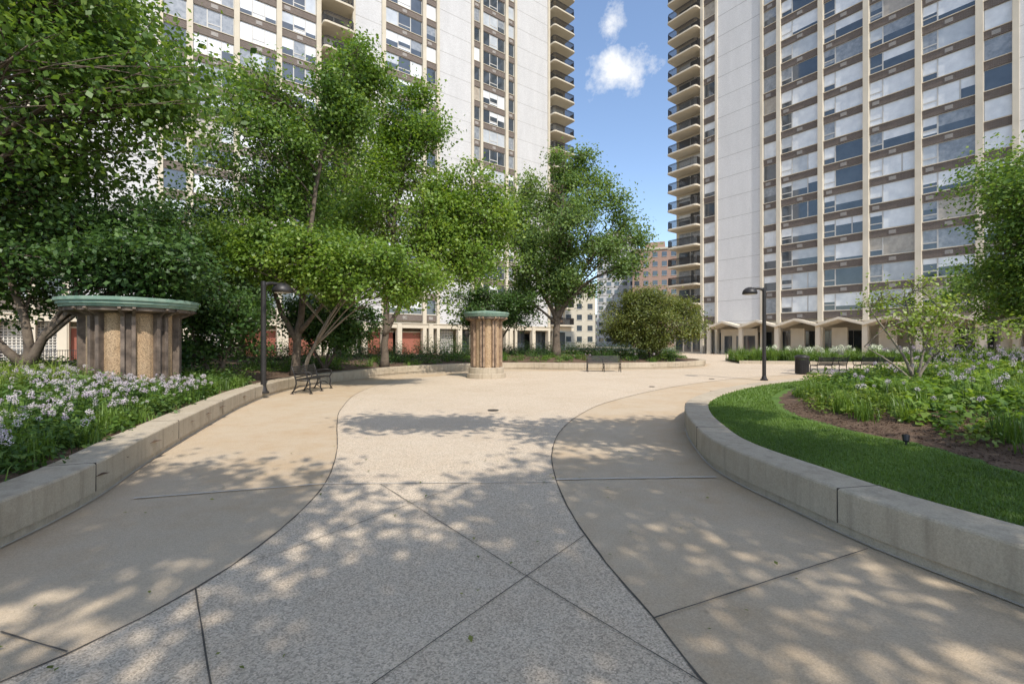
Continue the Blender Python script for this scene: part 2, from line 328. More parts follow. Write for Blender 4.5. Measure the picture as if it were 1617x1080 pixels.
# ---------------------------------------------------------------- towers
FH=2.75; Z0=4.3; NF=29; SP=.76
def tower(name,origin,rz,segs,x0,x1,seed,left=False):
    rnd=random.Random(seed); e=E(name,origin,rz)
    W=MB(); S=MB(); Wi=MB(); Co=MB(); Ba=MB(); Gf=MB()
    H=Z0+NF*FH
    def col(x,w=.42,y=-.22,z0=0): Co.box(x-w/2,x+w/2,y,.5,z0,H,m_cream)
    def pane(a,b,z0,z1,y,mode):
        Wi.box(a,b,y+.03,y+.05,z0,z1,m_frame)
        f=.055; 
        Wi.box(a,a+f,y-.03,y+.029,z0,z1,m_frame); Wi.box(b-f,b,y-.03,y+.029,z0,z1,m_frame)
        Wi.box(a+f,b-f,y-.028,y+.028,z0,z0+f,m_frame); Wi.box(a+f,b-f,y-.028,y+.028,z1-f,z1,m_frame)
        a+=f;b-=f;z0+=f;z1-=f
        if mode=='g' : Wi.box(a,b,y,y+.027,z0,z1,m_glass)
        else:
            mt={'b':m_blind,'c':m_curt,'t':m_tanblind,'h':m_blind2}[mode[0]]; fr=float(mode[1:]); zb=z1-(z1-z0)*fr
            Wi.box(a,b,y,y+.027,zb,z1,mt)
            if fr<.99: Wi.box(a,b,y,y+.027,z0,zb-.001,m_glass)
    for kind,a,b in segs:
        if kind in('w','n'):
            for f in range(NF):
                z=Z0+f*FH; S.box(a,b,.04,.4,z,z+SP,m_brown)
                S.box(a,b,-.02,.12,z+SP,z+SP+.07,m_cream)
                if kind=='w' or rnd.random()<.5:
                    gx=a+.25+(b-a-1.0)*(0 if rnd.random()<.25 else (.5 if kind=='w' else .3)); 
                    S.box(gx,gx+.62,.015,.05,z+.18,z+.58,m_grille)
                    for q in range(4): S.box(gx+.04,gx+.58,.005,.02,z+.23+q*.09,z+.26+q*.09,m_frame)
                zb,zt=z+SP+.08,z+FH
                r=rnd.random()
                if left: base='b1' if r<.16 else ('h1' if r<.28 else ('b%.2f'%rnd.uniform(.25,.8) if r<.46 else ('g' if r<.84 else ('c1' if r<.95 else 't1'))))
                else: base='b1' if r<.36 else ('h1' if r<.50 else ('b%.2f'%rnd.uniform(.35,.9) if r<.68 else ('g' if r<.86 else ('c1' if r<.95 else 't1'))))
                y=.16
                if kind=='w':
                    sp=[0,.30,1] if (rnd.random()<.8) else [0,.3,.72,1]
                    if left: sp=[0,.34,.68,1]
                else: sp=[0,1]
                for i in range(len(sp)-1):
                    p,q=a+(b-a)*sp[i],a+(b-a)*sp[i+1]
                    md=base if rnd.random()<.7 else rnd.choice(['g','b1','b0.5','h1','h.6','c1','c.6'])
                    if i==0 and kind=='w' and not left:
                        pane(p,q,zb,zb+.62,y,'g' if rnd.random()<.6 else md); pane(p,q,zb+.62,zt,y,md)
                    elif left and i==1:
                        pane(p,q,zb,zb+.5,y,md); pane(p,q,zb+.5,zt,y,md)
                    else: pane(p,q,zb,zt,y,md)
        elif kind=='x':
            W.box(a,b,-.02,.4,Z0-.3,H,m_white)
            for f in range(NF):
                z=Z0+f*FH; W.box(a,b,-.026,-.0,z+.02,z+.06,m_line)
        elif kind=='b':
            W.box(a,b,1.25,1.6,Z0,H,m_cream)
            for f in range(-0,NF+1):
                z=Z0+f*FH
                c=.35; y0=-1.25; pts=[(a+.0,1.25),(a,y0+c),(a+c*.3,y0+c*.3),(a+c,y0),(b-c,y0),(b-c*.3,y0+c*.3),(b,y0+c),(b,1.25)]
                Ba.poly([(p[0],p[1],z-.0) for p in pts[::-1]],m_cream); Ba.poly([(p[0],p[1],z-.22) for p in pts],m_cream)
                for p,q in zip(pts,pts[1:]): Ba.poly([(p[0],p[1],z-.22),(p[0],p[1],z),(q[0],q[1],z),(q[0],q[1],z-.22)],m_cream)
                if f==NF: continue
                rp=[(a+.05,.0),(a+.05,y0+c),(a+c,y0+.06),(b-c,y0+.06),(b-.05,y0+c),(b-.05,.0)]
                for zz,r in ((z+1.05,.04),(z+.12,.03),(z+.9,.025)):
                    Ba.tube([(p[0],p[1],zz) for p in rp],r,m_bronze,4)
                for p,q in zip(rp,rp[1:]):
                    L=math.hypot(p[0]-q[0],p[1]-q[1]); n=int(L/.10)
                    for i in range(n+1):
                        t=i/max(n,1); x=p[0]+(q[0]-p[0])*t; yy=p[1]+(q[1]-p[1])*t; Ba.box(x-.018,x+.018,yy-.018,yy+.018,z+.1,z+1.04,m_bronze)
                m=(a+b)/2; dm=rnd.choice(['g','g','b1','c1','b0.4'])
                pane(a+.5,m,z+.05,z+2.25,1.15,dm); pane(m,b-.5,z+.05,z+2.25,1.15,rnd.choice(['g',dm]))
                if rnd.random()<.5:
                    x=rnd.uniform(a+.6,b-1.2); Ba.box(x,x+.5,-.3,.2,z+.4,z+.45,m_wood); Ba.box(x,x+.5,.15,.2,z+.45,z+.85,m_wood); Ba.box(x+.05,x+.1,-.25,-.2,z,z+.4,m_wood); Ba.box(x+.4,x+.45,-.25,-.2,z,z+.4,m_wood)
    for s0,s1 in zip(segs,segs[1:]):
        xm=(s0[2]+s1[1])/2; gap=max(.3,s1[1]-s0[2]); col(xm,gap+.0)
    W.box(x0+.3,x1-.3,1.7,17,Z0-.3,H+1,m_cream)
    for kind,a,b in segs:
        if kind!='b': W.box(a-.3,b+.3,.41,1.69,Z0-.3,H+1,m_cream)
    W.box(x0-.2,x1+.2,-.1,.5,H,H+1.2,m_cream)
    Gf.box(x0,x1,-.3,17,Z0-.42,Z0-.31,m_cream)
    Gf.box(x0+1,x1-1,3.2,16,0,Z0-.43,m_cream)
    xx=x0+1.2
    while xx<x1-3:
        w=rnd.choice([1.5,2.0,2.6])
        t=rnd.random()
        if t<.72:
            Gf.box(xx,xx+w,3.12,3.19,.05,3.0,m_frame); Gf.box(xx+.07,xx+w/2-.03,3.08,3.11,.3,2.9,m_glass); Gf.box(xx+w/2+.03,xx+w-.07,3.08,3.11,.3,2.9,m_glass)
        xx+=w+.35
    return e,W,S,Wi,Co,Ba,Gf
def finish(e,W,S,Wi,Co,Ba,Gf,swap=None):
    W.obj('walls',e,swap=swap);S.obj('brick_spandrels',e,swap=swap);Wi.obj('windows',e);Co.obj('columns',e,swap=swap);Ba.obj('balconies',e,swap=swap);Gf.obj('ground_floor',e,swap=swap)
segsR=[('b',-3.1,1.6),('n',2.0,3.75),('x',4.05,9.7),('n',10.0,11.6),('w',12.05,16.05),('w',16.55,20.3),('w',20.8,24.55),('w',25.05,28.8),('n',29.3,31.1),('x',31.5,37.2),('n',37.6,39.3),('b',39.8,44.5)]
e,W,S,Wi,Co,Ba,Gf=tower('apartment_tower',(25.5,65,0),math.atan2(-.803,.596),segsR,-3.1,44.5,11)
x=4.0
while x<42:
    p=2.13
    for a,b in (((x,3.6),(x+p,4.28)),((x+p,4.28),(x+2*p,3.6))):
        for dz,flip in ((0,0),(-.26,1)):
            q=[(a[0],-2.8,a[1]+dz),(b[0],-2.8,b[1]+dz),(b[0],-.31,b[1]+dz-.1),(a[0],-.31,a[1]+dz-.1)]
            Gf.poly(q[::-1] if flip else q,m_cream)
        Gf.poly([(a[0],-2.8,a[1]-.26),(b[0],-2.8,b[1]-.26),(b[0],-2.8,b[1]),(a[0],-2.8,a[1])],m_cream)
    Gf.box(x-.22,x+.22,-2.3,-1.9,0,3.36,m_cream)
    if x>9: 
        Gf.box(x+.5,x+2.0,.3,.6,0,3.2,m_cream)
    x+=2*p
Gf.box(4.4,9.2,.2,.5,0,3.3,m_cream); Gf.box(4.9,5.9,.16,.19,.1,2.4,m_glass); Gf.box(6.5,8.9,.16,.19,.1,2.4,m_glass)
Gf.box(-2.9,1.4,.4,.7,0,3.7,m_cream)
for k in range(3): Gf.box(-2.6+k*1.35,-1.5+k*1.35,.36,.39,.2,2.9,m_glass)
finish(e,W,S,Wi,Co,Ba,Gf)
segL=[('b',-2.1,2.4),('x',2.8,8.9),('n',9.3,10.5),('w',11.0,14.9),('n',15.3,16.4),('x',16.8,21.7),('n',22.1,23.6),('w',24.1,29.0),('x',29.5,32.7),('b',33.1,36.5),('w',37.0,40.5),('w',41.0,44.4),('w',44.9,48.3),('n',48.8,50.6),('x',51.0,57.0),('n',57.4,59),('w',59.5,63.5),('x',64,70)]
segsL=[(k,-b,-a) for k,a,b in segL[::-1]]
e,W,S,Wi,Co,Ba,Gf=tower('apartment_tower',(7.8,73,0),math.atan2(.596,.803),segsL,-70,2.1,23,True)
x=-66
while x<-1:
    Gf.box(x-.3,x+.3,-.35,.3,0,Z0-.44,m_cream)
    if x<-22:
        if random.random()<.5: Gf.box(x+.4,x+3.9,.9,1.2,0,2.8,m_red); Gf.box(x+.3,x+4,.85,1.25,2.8,2.95,m_cream)
        else:
            Gf.box(x+.4,x+3.9,1.5,1.55,0,3.4,m_curt)
            for k in range(15): Gf.box(x+.4+k*.24,x+.46+k*.24,.92,.96,.05,3.2,m_lat)
            for k in range(13): Gf.box(x+.4,x+3.9,.88,.915,.1+k*.24,.16+k*.24,m_lat)
    else: Gf.box(x+.5,x+3.8,1.4,1.45,.2,3.2,m_glass); 
    Gf.box(x-.3,x+4.3,-.2,.3,3.35,3.87,m_cream)
    x+=4.3
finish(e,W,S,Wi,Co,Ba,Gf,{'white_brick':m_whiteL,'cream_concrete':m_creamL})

def simple_building(name,loc,rz,w,dp,h,wall,fh,bw,ww,wh,glass,extra=None):
    e=E(name,loc,rz); b=MB(); b.box(-w/2,w/2,0,dp,0,h,wall); b.box(-w/2-.3,w/2+.3,-.3,dp+.3,h,h+.6,m_creamL); b.box(-w/4,w/5,dp*.3,dp*.7,h+.61,h+3.4,wall); b.obj('walls',e)
    g=MB(); n=int(w/bw); nf=int((h-1)/fh)
    for f in range(nf):
        z=1+f*fh
        for k in range(n):
            x=-w/2+(k+.5)*w/n; g.box(x-ww/2,x+ww/2,-.05,.05,z+.7,z+.7+wh,glass); g.box(x-ww/2-.08,x+ww/2+.08,-.12,.02,z+.58,z+.69,m_frame)
        if extra: g.box(-w/2,w/2,-.14,.02,z+.1,z+.4,m_frame)
    n2=int(dp/bw)
    for f in range(nf):
        z=1+f*fh
        for k in range(n2):
            y=(k+.5)*dp/n2
            for sx in (-w/2,w/2): g.box(sx-.05,sx+.05,y-ww/2,y+ww/2,z+.7,z+.7+wh,glass)
    g.obj('windows',e)
m_tanb=brickmat('tan_brick',(.36,.22,.165),(.30,.18,.13),(.38,.30,.25))
simple_building('white_highrise',(38.0,165,0),-.2,14,14,39,m_whiteL,2.9,2.4,1.7,1.4,m_glass,1)
simple_building('brick_highrise',(45.6,145,0),-.35,14,16,31,m_tanb,3.0,2.8,1.5,1.5,m_glass)
simple_building('beige_midrise',(18.5,125,0),.1,9,14,17,m_creamL,3.0,2.6,1.4,1.4,m_glass)
simple_building('brick_midrise',(62,190,0),0,50,14,13,m_tanb,3.0,2.8,1.5,1.5,m_glass)

# ---------------------------------------------------------------- trees
def make_tree(name,base,stems,crowns,mat,leaf=.15,nl=14,cpl=18,lpc=60,crad=.55,seed=1,bark=m_bark,lobe=.42,gap=.0,twig=.012,squash=.75):
    global RNG
    rs=np.random.default_rng(seed); rnd=random.Random(seed); RNG=np.random.default_rng(seed+100)
    e=E(name,base); T=MB(); P=[];Cn=[];Tn=[]
    sp=[]
    for st in stems:
        pts=catmull([p[:3] for p in st],.4); n=len(pts); r0,r1=st[0][3],st[-1][3]
        rad=[(r0*(1-i/(n-1))+r1*i/(n-1))*(1+.5*math.exp(-i*.9)) for i in range(n)]
        pts=[p+Vector((rnd.uniform(-1,1),rnd.uniform(-1,1),0))*.03 for p in pts]
        T.tube(pts,rad,bark,8); sp.append((pts,rad))
    for cr in crowns:
        cx,cy,cz,rx,ry,rz=cr[:6]; n_l=cr[6] if len(cr)>6 else nl
        for i in range(n_l):
            d=rs.normal(size=3); d/=np.linalg.norm(d); k=rs.uniform(.2,1)**.5*.82
            lc=np.array([cx,cy,cz])+d*np.array([rx,ry,rz])*k
            ls=lobe*rs.uniform(.5,1.15); lr=np.array([rx,ry,rz*.85])*ls; lr=np.maximum(lr,.35)
            best=None
            for pts,rad in sp:
                for j,p in enumerate(pts):
                    hd=math.hypot(p.x-lc[0],p.y-lc[1]); want=lc[2]-hd*.75
                    s=abs(p.z-want)+hd*.35+(5 if j<len(pts)*.2 else 0)
                    if best is None or s<best[0]: best=(s,p,rad[j])
            A=best[1]; B=Vector(lc); mid=(A+B)/2+Vector((0,0,.12*(A-B).length)); r0=min(best[2]*.55,.035+.011*(A-B).length)
            lp=catmull([A,mid,B],.5); nn=len(lp)
            T.tube(lp,[max(.010,r0*(1-.85*q/(nn-1))) for q in range(nn)],bark,5)
            lt=rs.uniform(-.14,.14)
            for c in range(max(3,int(cpl*rs.uniform(.7,1.3)))):
                d=rs.normal(size=3); d/=np.linalg.norm(d); k=rs.uniform(0,1)**.4*(1.25 if rs.random()<.2 else 1)
                cc=lc+d*lr*k
                q=lp[rnd.randint(nn//2,nn-1)]
                m2=(q+Vector(cc))/2+Vector((0,0,.06)); T.tube([q,m2,Vector(cc)],[twig*1.4,twig,twig*.5],bark,3)
                n=int(lpc*rs.uniform(.4,1.5)); off=rs.normal(size=(n,3))*crad*rs.uniform(.6,1.15)*np.array([1,1,squash])*.62
                pos=cc+off; P.append(pos)
                out=unit(pos-np.array([cx,cy,cz])); Cn.append(np.array([0,0,.55])+out*.35+rs.normal(size=(n,3))*.55)
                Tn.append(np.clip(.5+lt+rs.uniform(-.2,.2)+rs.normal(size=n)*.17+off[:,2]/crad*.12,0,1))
    T.obj('trunk_and_limbs',e,smooth=True)
    P=np.concatenate(P);Cn=np.concatenate(Cn);Tn=np.concatenate(Tn)
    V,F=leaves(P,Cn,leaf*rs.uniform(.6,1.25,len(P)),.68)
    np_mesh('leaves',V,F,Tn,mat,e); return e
def zl1(x,y): return float(zl(x,y)[0])-.03
make_tree('maple_tree',(-13.6,9.6,zl1(-13.6,9.6)),[[(0,0,0,.22),(.2,0,3,.18),(.6,.2,6,.12),(1,.2,9,.05)]],
    [(1.4,.2,8.1,5.6,4,4.0,36),(4.2,.8,7.8,3.1,2.4,2.2,17),(-1.2,0,5.0,3.4,3,1.6,10)],L_mid,.145,20,18,54,.6,1)
make_tree('dogwood_tree',(-11.6,10.8,zl1(-11.6,10.8)),[[(0,0,0,.12),(.1,0,1.2,.1),(-.6,.1,3,.05)],[(0.05,0,.3,.1),(.7,.1,1.5,.08),(1.6,.2,3,.04)],[(0,0,.4,.08),(-1,-.2,1.6,.07),(-2,-.3,3,.04)]],
    [(-.6,.2,3.6,3.3,2.2,1.7,20),(2.2,.7,3.0,2.4,1.8,.8,14)],L_dark,.12,16,18,62,.5,2)
make_tree('maple_tree',(-8.0,16.8,zl1(-8.0,16.8)),[[(0,0,0,.14),(.1,0,1.4,.11),(.35,.1,4,.09),(.8,.1,7.5,.06),(1.9,.1,12.0,.02)],[(.05,0,1.3,.09),(-.9,.1,3.4,.07),(-1.6,.2,8.4,.02)],[(.1,0,1.6,.08),(1.7,-.3,3.2,.05),(3.2,-.4,4.1,.03)]],
    [(-1.1,.2,8.0,3.0,2.4,3.4,28),(1.9,.1,10.4,1.5,1.3,2.5,13),(-.2,-.2,4.6,3.3,2.2,1.2,15)],L_mid,.14,18,16,54,.55,3)
make_tree('maple_tree',(-6.0,15.6,zl1(-6.0,15.6)+.0),[[(-1.7,1.1,0,.07),(-.9,.6,1.5,.06),(.3,.2,3,.04),(1.2,0,3.8,.02)]],
    [(.9,0,3.6,2.9,1.8,1.35,21),(-1.8,.2,4.0,1.9,1.6,1.0,9)],L_bright,.13,18,17,60,.45,4,m_barkl)
make_tree('elm_tree',(-6.3,22.4,zl1(-6.3,22.4)),[[(0,0,0,.18),(.1,0,2.5,.15),(.5,0,7,.11),(1.2,0,13,.03)],[(.05,0,1.6,.12),(1.2,0,4,.09),(2.8,0,8,.03)]],
    [(1.2,0,8.2,4.0,3.2,5.0,36),(1.2,0,12,2.2,2,2.2,10),(4.3,-.3,7.0,2.5,2,3.6,24)],L_bright,.16,26,17,52,.62,5)
make_tree('elm_tree',(-9.8,25.5,zl1(-9.8,25.5)),[[(0,0,0,.2),(.1,0,4,.15),(.3,0,10,.1),(.9,0,16,.03)]],
    [(.2,0,9.6,3.8,3.2,5.0,26),(1.2,0,15.0,1.9,1.7,2.8,9)],L_mid,.18,26,16,42,.62,6)
make_tree('elm_tree',(3.0,31,zl1(3,31)),[[(0,0,0,.26),(.1,0,3,.2),(.3,0,8,.13),(.6,0,14,.03)],[(.1,0,2.4,.15),(-1.6,0,6,.08),(-2.6,0,10,.03)],[(.1,0,2.6,.15),(2,0,6,.08),(4.2,0,9.5,.03)],[(.1,0,2.2,.1),(-1.8,0,3.8,.05),(-2.9,0,4.6,.02)]],
    [(.2,0,9.2,4.4,4,5.2,38),(4.0,0,7.6,2.6,2.4,3.6,14),(-2.2,0,7.0,2.1,2.2,3.8,14),(1,0,13.0,1.9,1.9,1.7,7),(.6,0,4.9,3.6,2,1.3,12)],L_blue,.19,30,15,46,.7,7,m_bark,.32)
make_tree('hawthorn_tree',(9.2,29.6,zl1(9.2,29.6)),[[(0,0,0,.1),(-.8,0,1.5,.07),(-1.6,0,3,.03)],[(.05,0,0,.1),(.9,0,1.6,.07),(1.7,0,3,.03)],[(0,.1,0,.1),(.1,.1,2,.07),(.1,.1,3.6,.03)]],
    [(0,0,2.5,3.6,2.6,2.0,38),(-.2,0,3.9,2.0,1.6,1.1,9)],L_olive,.13,30,17,55,.48,8)
make_tree('crabapple_tree',(-1.2,31,zl1(-1.2,31)),[[(0,0,0,.1),(.1,0,1.4,.08),(-1,0,3,.03)],[(0,0,.5,.08),(1,0,2,.06),(1.7,0,3.2,.03)]],
    [(0,0,3.3,3.3,2.2,1.5,26)],L_dark,.15,20,15,55,.48,9)
make_tree('magnolia_tree',(-8.9,13.6,zl1(-8.9,13.6)),[[(0,0,0,.045),(-.5,0,1,.035),(-.9,0,2.2,.02)],[(0,0,0,.045),(.4,.1,1,.035),(.7,0,2.1,.02)],[(0,0,0,.04),(.1,.3,1.2,.03),(0,.3,2.4,.02)]],
    [(0,0,2.2,1.7,1.4,.95,14),(-.2,0,1.0,1.3,1,.5,5)],L_dark,.12,14,14,50,.4,10)
make_tree('magnolia_tree',(-8.0,19.5,zl1(-8.0,19.5)),[[(0,0,0,.05),(-.6,0,1,.04),(-1.1,0,2.2,.02)],[(0,0,0,.05),(.5,.1,1,.04),(.9,0,2.1,.02)],[(0,0,0,.05),(.1,.3,1.2,.04),(0,.3,2.4,.02)]],
    [(.2,0,2.1,2.4,1.6,1.2,18)],L_dark,.14,14,14,50,.42,11)
for i,(x,y,h,s) in enumerate(((-14,19,7.5,12),(-19,16,9,13),(-15.5,26,8,14))):
    make_tree('maple_tree',(x,y,zl1(x,y)),[[(0,0,0,.16),(.1,0,2.5,.13),(.3,0,h*.6,.08),(.4,0,h-.8,.03)]],[(0,0,h*.6,3.2,3,h*.36,20)],L_dark if i!=1 else L_mid,.18,20,15,45,.6,s)
zb=float(zr(9.3,10.5)[0])-.03
make_tree('serviceberry_tree',(9.3,10.5,zb),[[(0,0,0,.035),(-.25,0,.7,.03),(-.8,.1,1.5,.018),(-1.0,.1,2.0,.008)],[(0,0,0,.035),(.3,0,.6,.03),(.9,0,1.3,.015),(1.4,0,1.7,.008)],[(0,0,0,.035),(0,.1,.8,.025),(-.1,.1,1.7,.012),(-.2,.1,2.3,.006)],[(0,0,0,.03),(.15,-.1,.9,.022),(.5,-.1,1.8,.008)],[(0,0,0,.03),(-.6,-.1,.5,.022),(-1.3,-.2,.9,.008)]],
    [(-.3,0,1.65,1.35,.9,.8,14),(1.1,0,1.3,1.0,.7,.6,6)],L_yel,.08,10,9,18,.24,20,m_barkl,.3,0,.006)
make_tree('maple_tree',(21.6,17.6,.8),[[(0,0,0,.2),(.1,0,2.5,.16),(.2,0,5,.1),(.3,0,9,.03)]],
    [(.3,0,5.8,3.6,3.2,4.4,40),(-.4,0,3.2,3.2,2.4,1.5,18)],L_mid,.15,20,18,62,.6,21)
make_tree('crabapple_tree',(17.6,12.8,.8),[[(0,0,0,.09),(-.1,0,1.2,.07),(-.5,0,2.4,.03)],[(0,0,.4,.08),(.8,0,1.7,.05),(1.4,0,2.8,.02)]],
    [(.1,0,2.5,2.3,1.8,1.5,24)],L_mid,.11,14,15,60,.42,22)
make_tree('maple_tree',(33,31,0),[[(0,0,0,.2),(.1,0,2.5,.16),(.3,0,7,.04)]],[(0,0,5,3,3,3,18)],L_mid,.2,20,14,45,.6,23)
make_tree('maple_tree',(-1.0,-6.2,0),[[(0,0,0,.25),(.1,.2,3,.2),(.2,.6,6,.12),(.2,1,9.5,.03)]],
    [(.4,2.3,8.6,4.5,3.3,2.2,27)],L_mid,.19,20,13,46,.55,30,m_bark,.33)
make_tree('maple_tree',(7.6,-5.5,.35),[[(0,0,0,.25),(-.1,.2,3,.2),(-.4,.8,6,.12),(-.6,1.4,9.5,.03)],[(-.2,.3,4,.06),(-1.6,3.5,6.5,.045),(-2.6,6.4,7.6,.03),(-4,7.6,8.0,.015)]],
    [(-1.6,2.6,8.4,4.3,3.8,2.2,28),(-2.2,7.4,7.9,2.4,1.6,.7,9),(-6.0,8.2,8.4,1.8,1.0,.5,5)],L_mid,.19,20,13,46,.55,31,m_bark,.33)

# ---------------------------------------------------------------- planting
def scatter(poly_fn,x0,x1,y0,y1,n,rs):
    X=rs.uniform(x0,x1,n);Y=rs.uniform(y0,y1,n); k=poly_fn(X,Y); return X[k],Y[k]
def plant_mass(name,X,Y,Z,h,r,lpp,leaf,mat,seed,aspect=.6,bladey=False):
    global RNG
    RNG=np.random.default_rng(seed); n=len(X); 
    h=h*RNG.uniform(.6,1.3,n); ti=RNG.uniform(-.25,.25,n)
    idx=np.repeat(np.arange(n),lpp); m=len(idx)
    if bladey:
        P=np.stack([X[idx]+RNG.normal(size=m)*r*.3,Y[idx]+RNG.normal(size=m)*r*.3,Z[idx]-.02],1)
        V,F=blades(P,h[idx]*RNG.uniform(.6,1.15,m),RNG.uniform(.1,.75,m),leaf)
        t=np.clip(.5+ti[idx]+RNG.normal(size=m)*.15,0,1); t=np.concatenate([t,t])
        return np_mesh(name,V,F,t,mat)
    d=unit(RNG.normal(size=(m,3))); d[:,2]=np.abs(d[:,2]); k=RNG.uniform(.2,1,m)**.5
    P=np.stack([X[idx]+d[:,0]*r*k,Y[idx]+d[:,1]*r*k,Z[idx]+d[:,2]*h[idx]*k],1)
    Nn=np.array([0,0,.7])+d*.5+RNG.normal(size=(m,3))*.4
    V,F=leaves(P,Nn,leaf*RNG.uniform(.6,1.3,m),aspect)
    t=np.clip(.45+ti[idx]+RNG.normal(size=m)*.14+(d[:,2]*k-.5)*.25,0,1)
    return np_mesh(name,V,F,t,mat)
def blooms(name,X,Y,Z,h,r,mat,seed,stemmat=L_mid):
    rs=random.Random(seed); mb=MB(); 
    for x,y,z in zip(X,Y,Z):
        hh=h*rs.uniform(.7,1.2); dx,dy=rs.uniform(-.08,.08),rs.uniform(-.08,.08); rr=r*rs.uniform(.5,1.2)
        mb.tube([(x,y,z),(x+dx*.3,y+dy*.3,z+hh*.5),(x+dx,y+dy,z+hh)],.004,stemmat,3)
        mt=mat if not isinstance(mat,list) else rs.choice(mat)
        for k in range(34):
            v=Vector((rs.gauss(0,1),rs.gauss(0,1),rs.gauss(0,1))).normalized(); c=Vector((x+dx,y+dy,z+hh))+v*rr*rs.uniform(.6,1.1)
            u=v.orthogonal().normalized(); w=v.cross(u); s=rr*.28; a=rs.uniform(0,6)
            u2=u*math.cos(a)+w*math.sin(a); w2=v.cross(u2)
            mb.poly([c-u2*s,c-w2*s*.6+v*s*.5,c+u2*s,c+w2*s*.6+v*s*.5],mt)
    return mb.obj(name)
rs=np.random.default_rng(77)
lwp=[(p.x,p.y) for p in lw]
def near_left(X,Y): 
    d=pdist(X,Y,lwp,False); return inpoly(X,Y,lpoly)&(d>.50)&(d<5)&(Y<13.5)&(np.hypot(X+9.1,Y-10.9)>1.1)
X,Y=scatter(near_left,-12,-3.5,1.5,13.5,2700,rs); Z=zl(X,Y); d=pdist(X,Y,lwp,False)
k2=rs.random(len(X))
s=k2<.42; plant_mass('perennial_plants',X[s],Y[s],Z[s],.34,.22,75,.075,L_mid,1)
s=(k2>=.42)&(k2<.68); plant_mass('ornamental_grass',X[s],Y[s],Z[s],.38,.25,60,.014,L_grass,2,bladey=True)
s=(k2>=.68)&(k2<.9); plant_mass('perennial_plants',X[s],Y[s],Z[s],.42,.24,80,.065,L_dark,3)
s=(k2>=.9); plant_mass('perennial_plants',X[s],Y[s],Z[s],.5,.3,80,.09,L_blue,5)
X,Y=scatter(lambda X,Y:near_left(X,Y)&(Y<10.5)&(np.sin(X*1.7)+np.cos(Y*1.3+1)+rs.normal(size=len(X))*.6>-.7),-10,-3.7,1.8,10.5,1700,rs)
blooms('allium_flowers',X,Y,zl(X,Y),.44,.042,[m_purple,m_pale,m_pale],4)
X2,Y2=rs.uniform(-11.5,-8.9,70),rs.uniform(7.5,9.6,70); plant_mass('ornamental_grass',X2,Y2,zl(X2,Y2),.62,.3,60,.014,L_yel,6,bladey=True)
def mid_left(X,Y):
    d=pdist(X,Y,lwp,False); return inpoly(X,Y,lpoly)&(d>.6)&(d<4.2)&(Y>13)
X,Y=scatter(mid_left,-12,15,13,40,2600,rs); Z=zl(X,Y); k2=rs.random(len(X)); d=pdist(X,Y,lwp,False)
s=(k2<.3)&(d>.9); plant_mass('ground_cover',X[s],Y[s],Z[s],.3,.35,70,.1,L_mid,7)
s=(k2>=.3)&(k2<.52)&(d>1.3); plant_mass('shrub_mass',X[s],Y[s],Z[s],.6,.45,110,.1,L_dark,8)
s=(k2>=.52)&(k2<.68); plant_mass('ornamental_grass',X[s],Y[s],Z[s],.4,.3,45,.02,L_grass,9,bladey=True)
s=(k2>=.68)&(k2<.75)&(X>2); plant_mass('shrub_mass',X[s],Y[s],Z[s],.45,.4,90,.1,L_yel,10)
s=(k2>=.8)&(X>2.5)&(X<9)&(d<2.2); blooms('allium_flowers',X[s],Y[s],Z[s],.5,.07,[m_purple,m_pale],11)
def hedge(name,x0,x1,y,h,seed,mat=L_dark):
    n=int((x1-x0)/.28); X=np.linspace(x0,x1,n); X=np.repeat(X,3); Y=y+np.tile([-.4,0,.4],n)+rs.normal(size=3*n)*.08
    plant_mass(name,X,Y,zl(X,Y),h,.42,170,.085,mat,seed)
hedge('boxwood_hedge',-6.2,-2.8,29.6,1.35,12); hedge('boxwood_hedge',-10.8,-6.5,27.6,1.0,13); hedge('boxwood_hedge',-2.2,3.4,32.5,.9,14)
hedge('boxwood_hedge',4,12,33.5,1.0,15,L_mid); hedge('yew_hedge',-13.5,-10.6,11.9,.55,16)
hedge('boxwood_hedge',-16,-10,23,1.3,17)
def rbed(X,Y): return inpoly(X,Y,bed)&(pdist(X,Y,bed)>.55)&(Y>3)
X,Y=scatter(rbed,4.5,26,3,18,4600,rs); Z=zr(X,Y); d=pdist(X,Y,bed); k2=rs.random(len(X))
thin=((d>.95)|(rs.random(len(X))<.35))|(Y>6.5)
nz=np.sin(X*1.3+1)+np.cos(Y*1.1+X*.5)+rs.normal(size=len(X))*.5
nr=(Y<11)
s=thin&(nz<-.6)&nr; plant_mass('perennial_plants',X[s],Y[s],Z[s],.28,.2,70,.075,L_mid,20)
s=thin&(nz>=-.6)&(nz<.2)&nr; plant_mass('hosta_plants',X[s],Y[s],Z[s],.28,.22,60,.11,L_bright,21,.75)
s=thin&(nz>=.2)&(nz<.9)&nr; plant_mass('ornamental_grass',X[s],Y[s],Z[s],.36,.24,70,.014,L_grass,22,bladey=True)
s=thin&(nz>=.9)&nr; plant_mass('ground_cover',X[s],Y[s],Z[s],.28,.25,80,.065,L_yel,23)
s=(Y>=11)&(k2<.5); plant_mass('shrub_mass',X[s],Y[s],Z[s],.38,.35,80,.1,L_yel,24)
s=(Y>=11)&(k2>=.5); plant_mass('perennial_plants',X[s],Y[s],Z[s],.42,.3,70,.1,L_mid,25)
s=(k2>.80)&(Y<10)&(d>.6)&(X>6.0); blooms('allium_flowers',X[s],Y[s],Z[s],.42,.045,[m_purple,m_purple,m_pale],26)
s=(k2<.08)&(Y<9)&(d>.6); blooms('allium_flowers',X[s],Y[s],Z[s],.36,.04,[m_purple,m_pale],27)
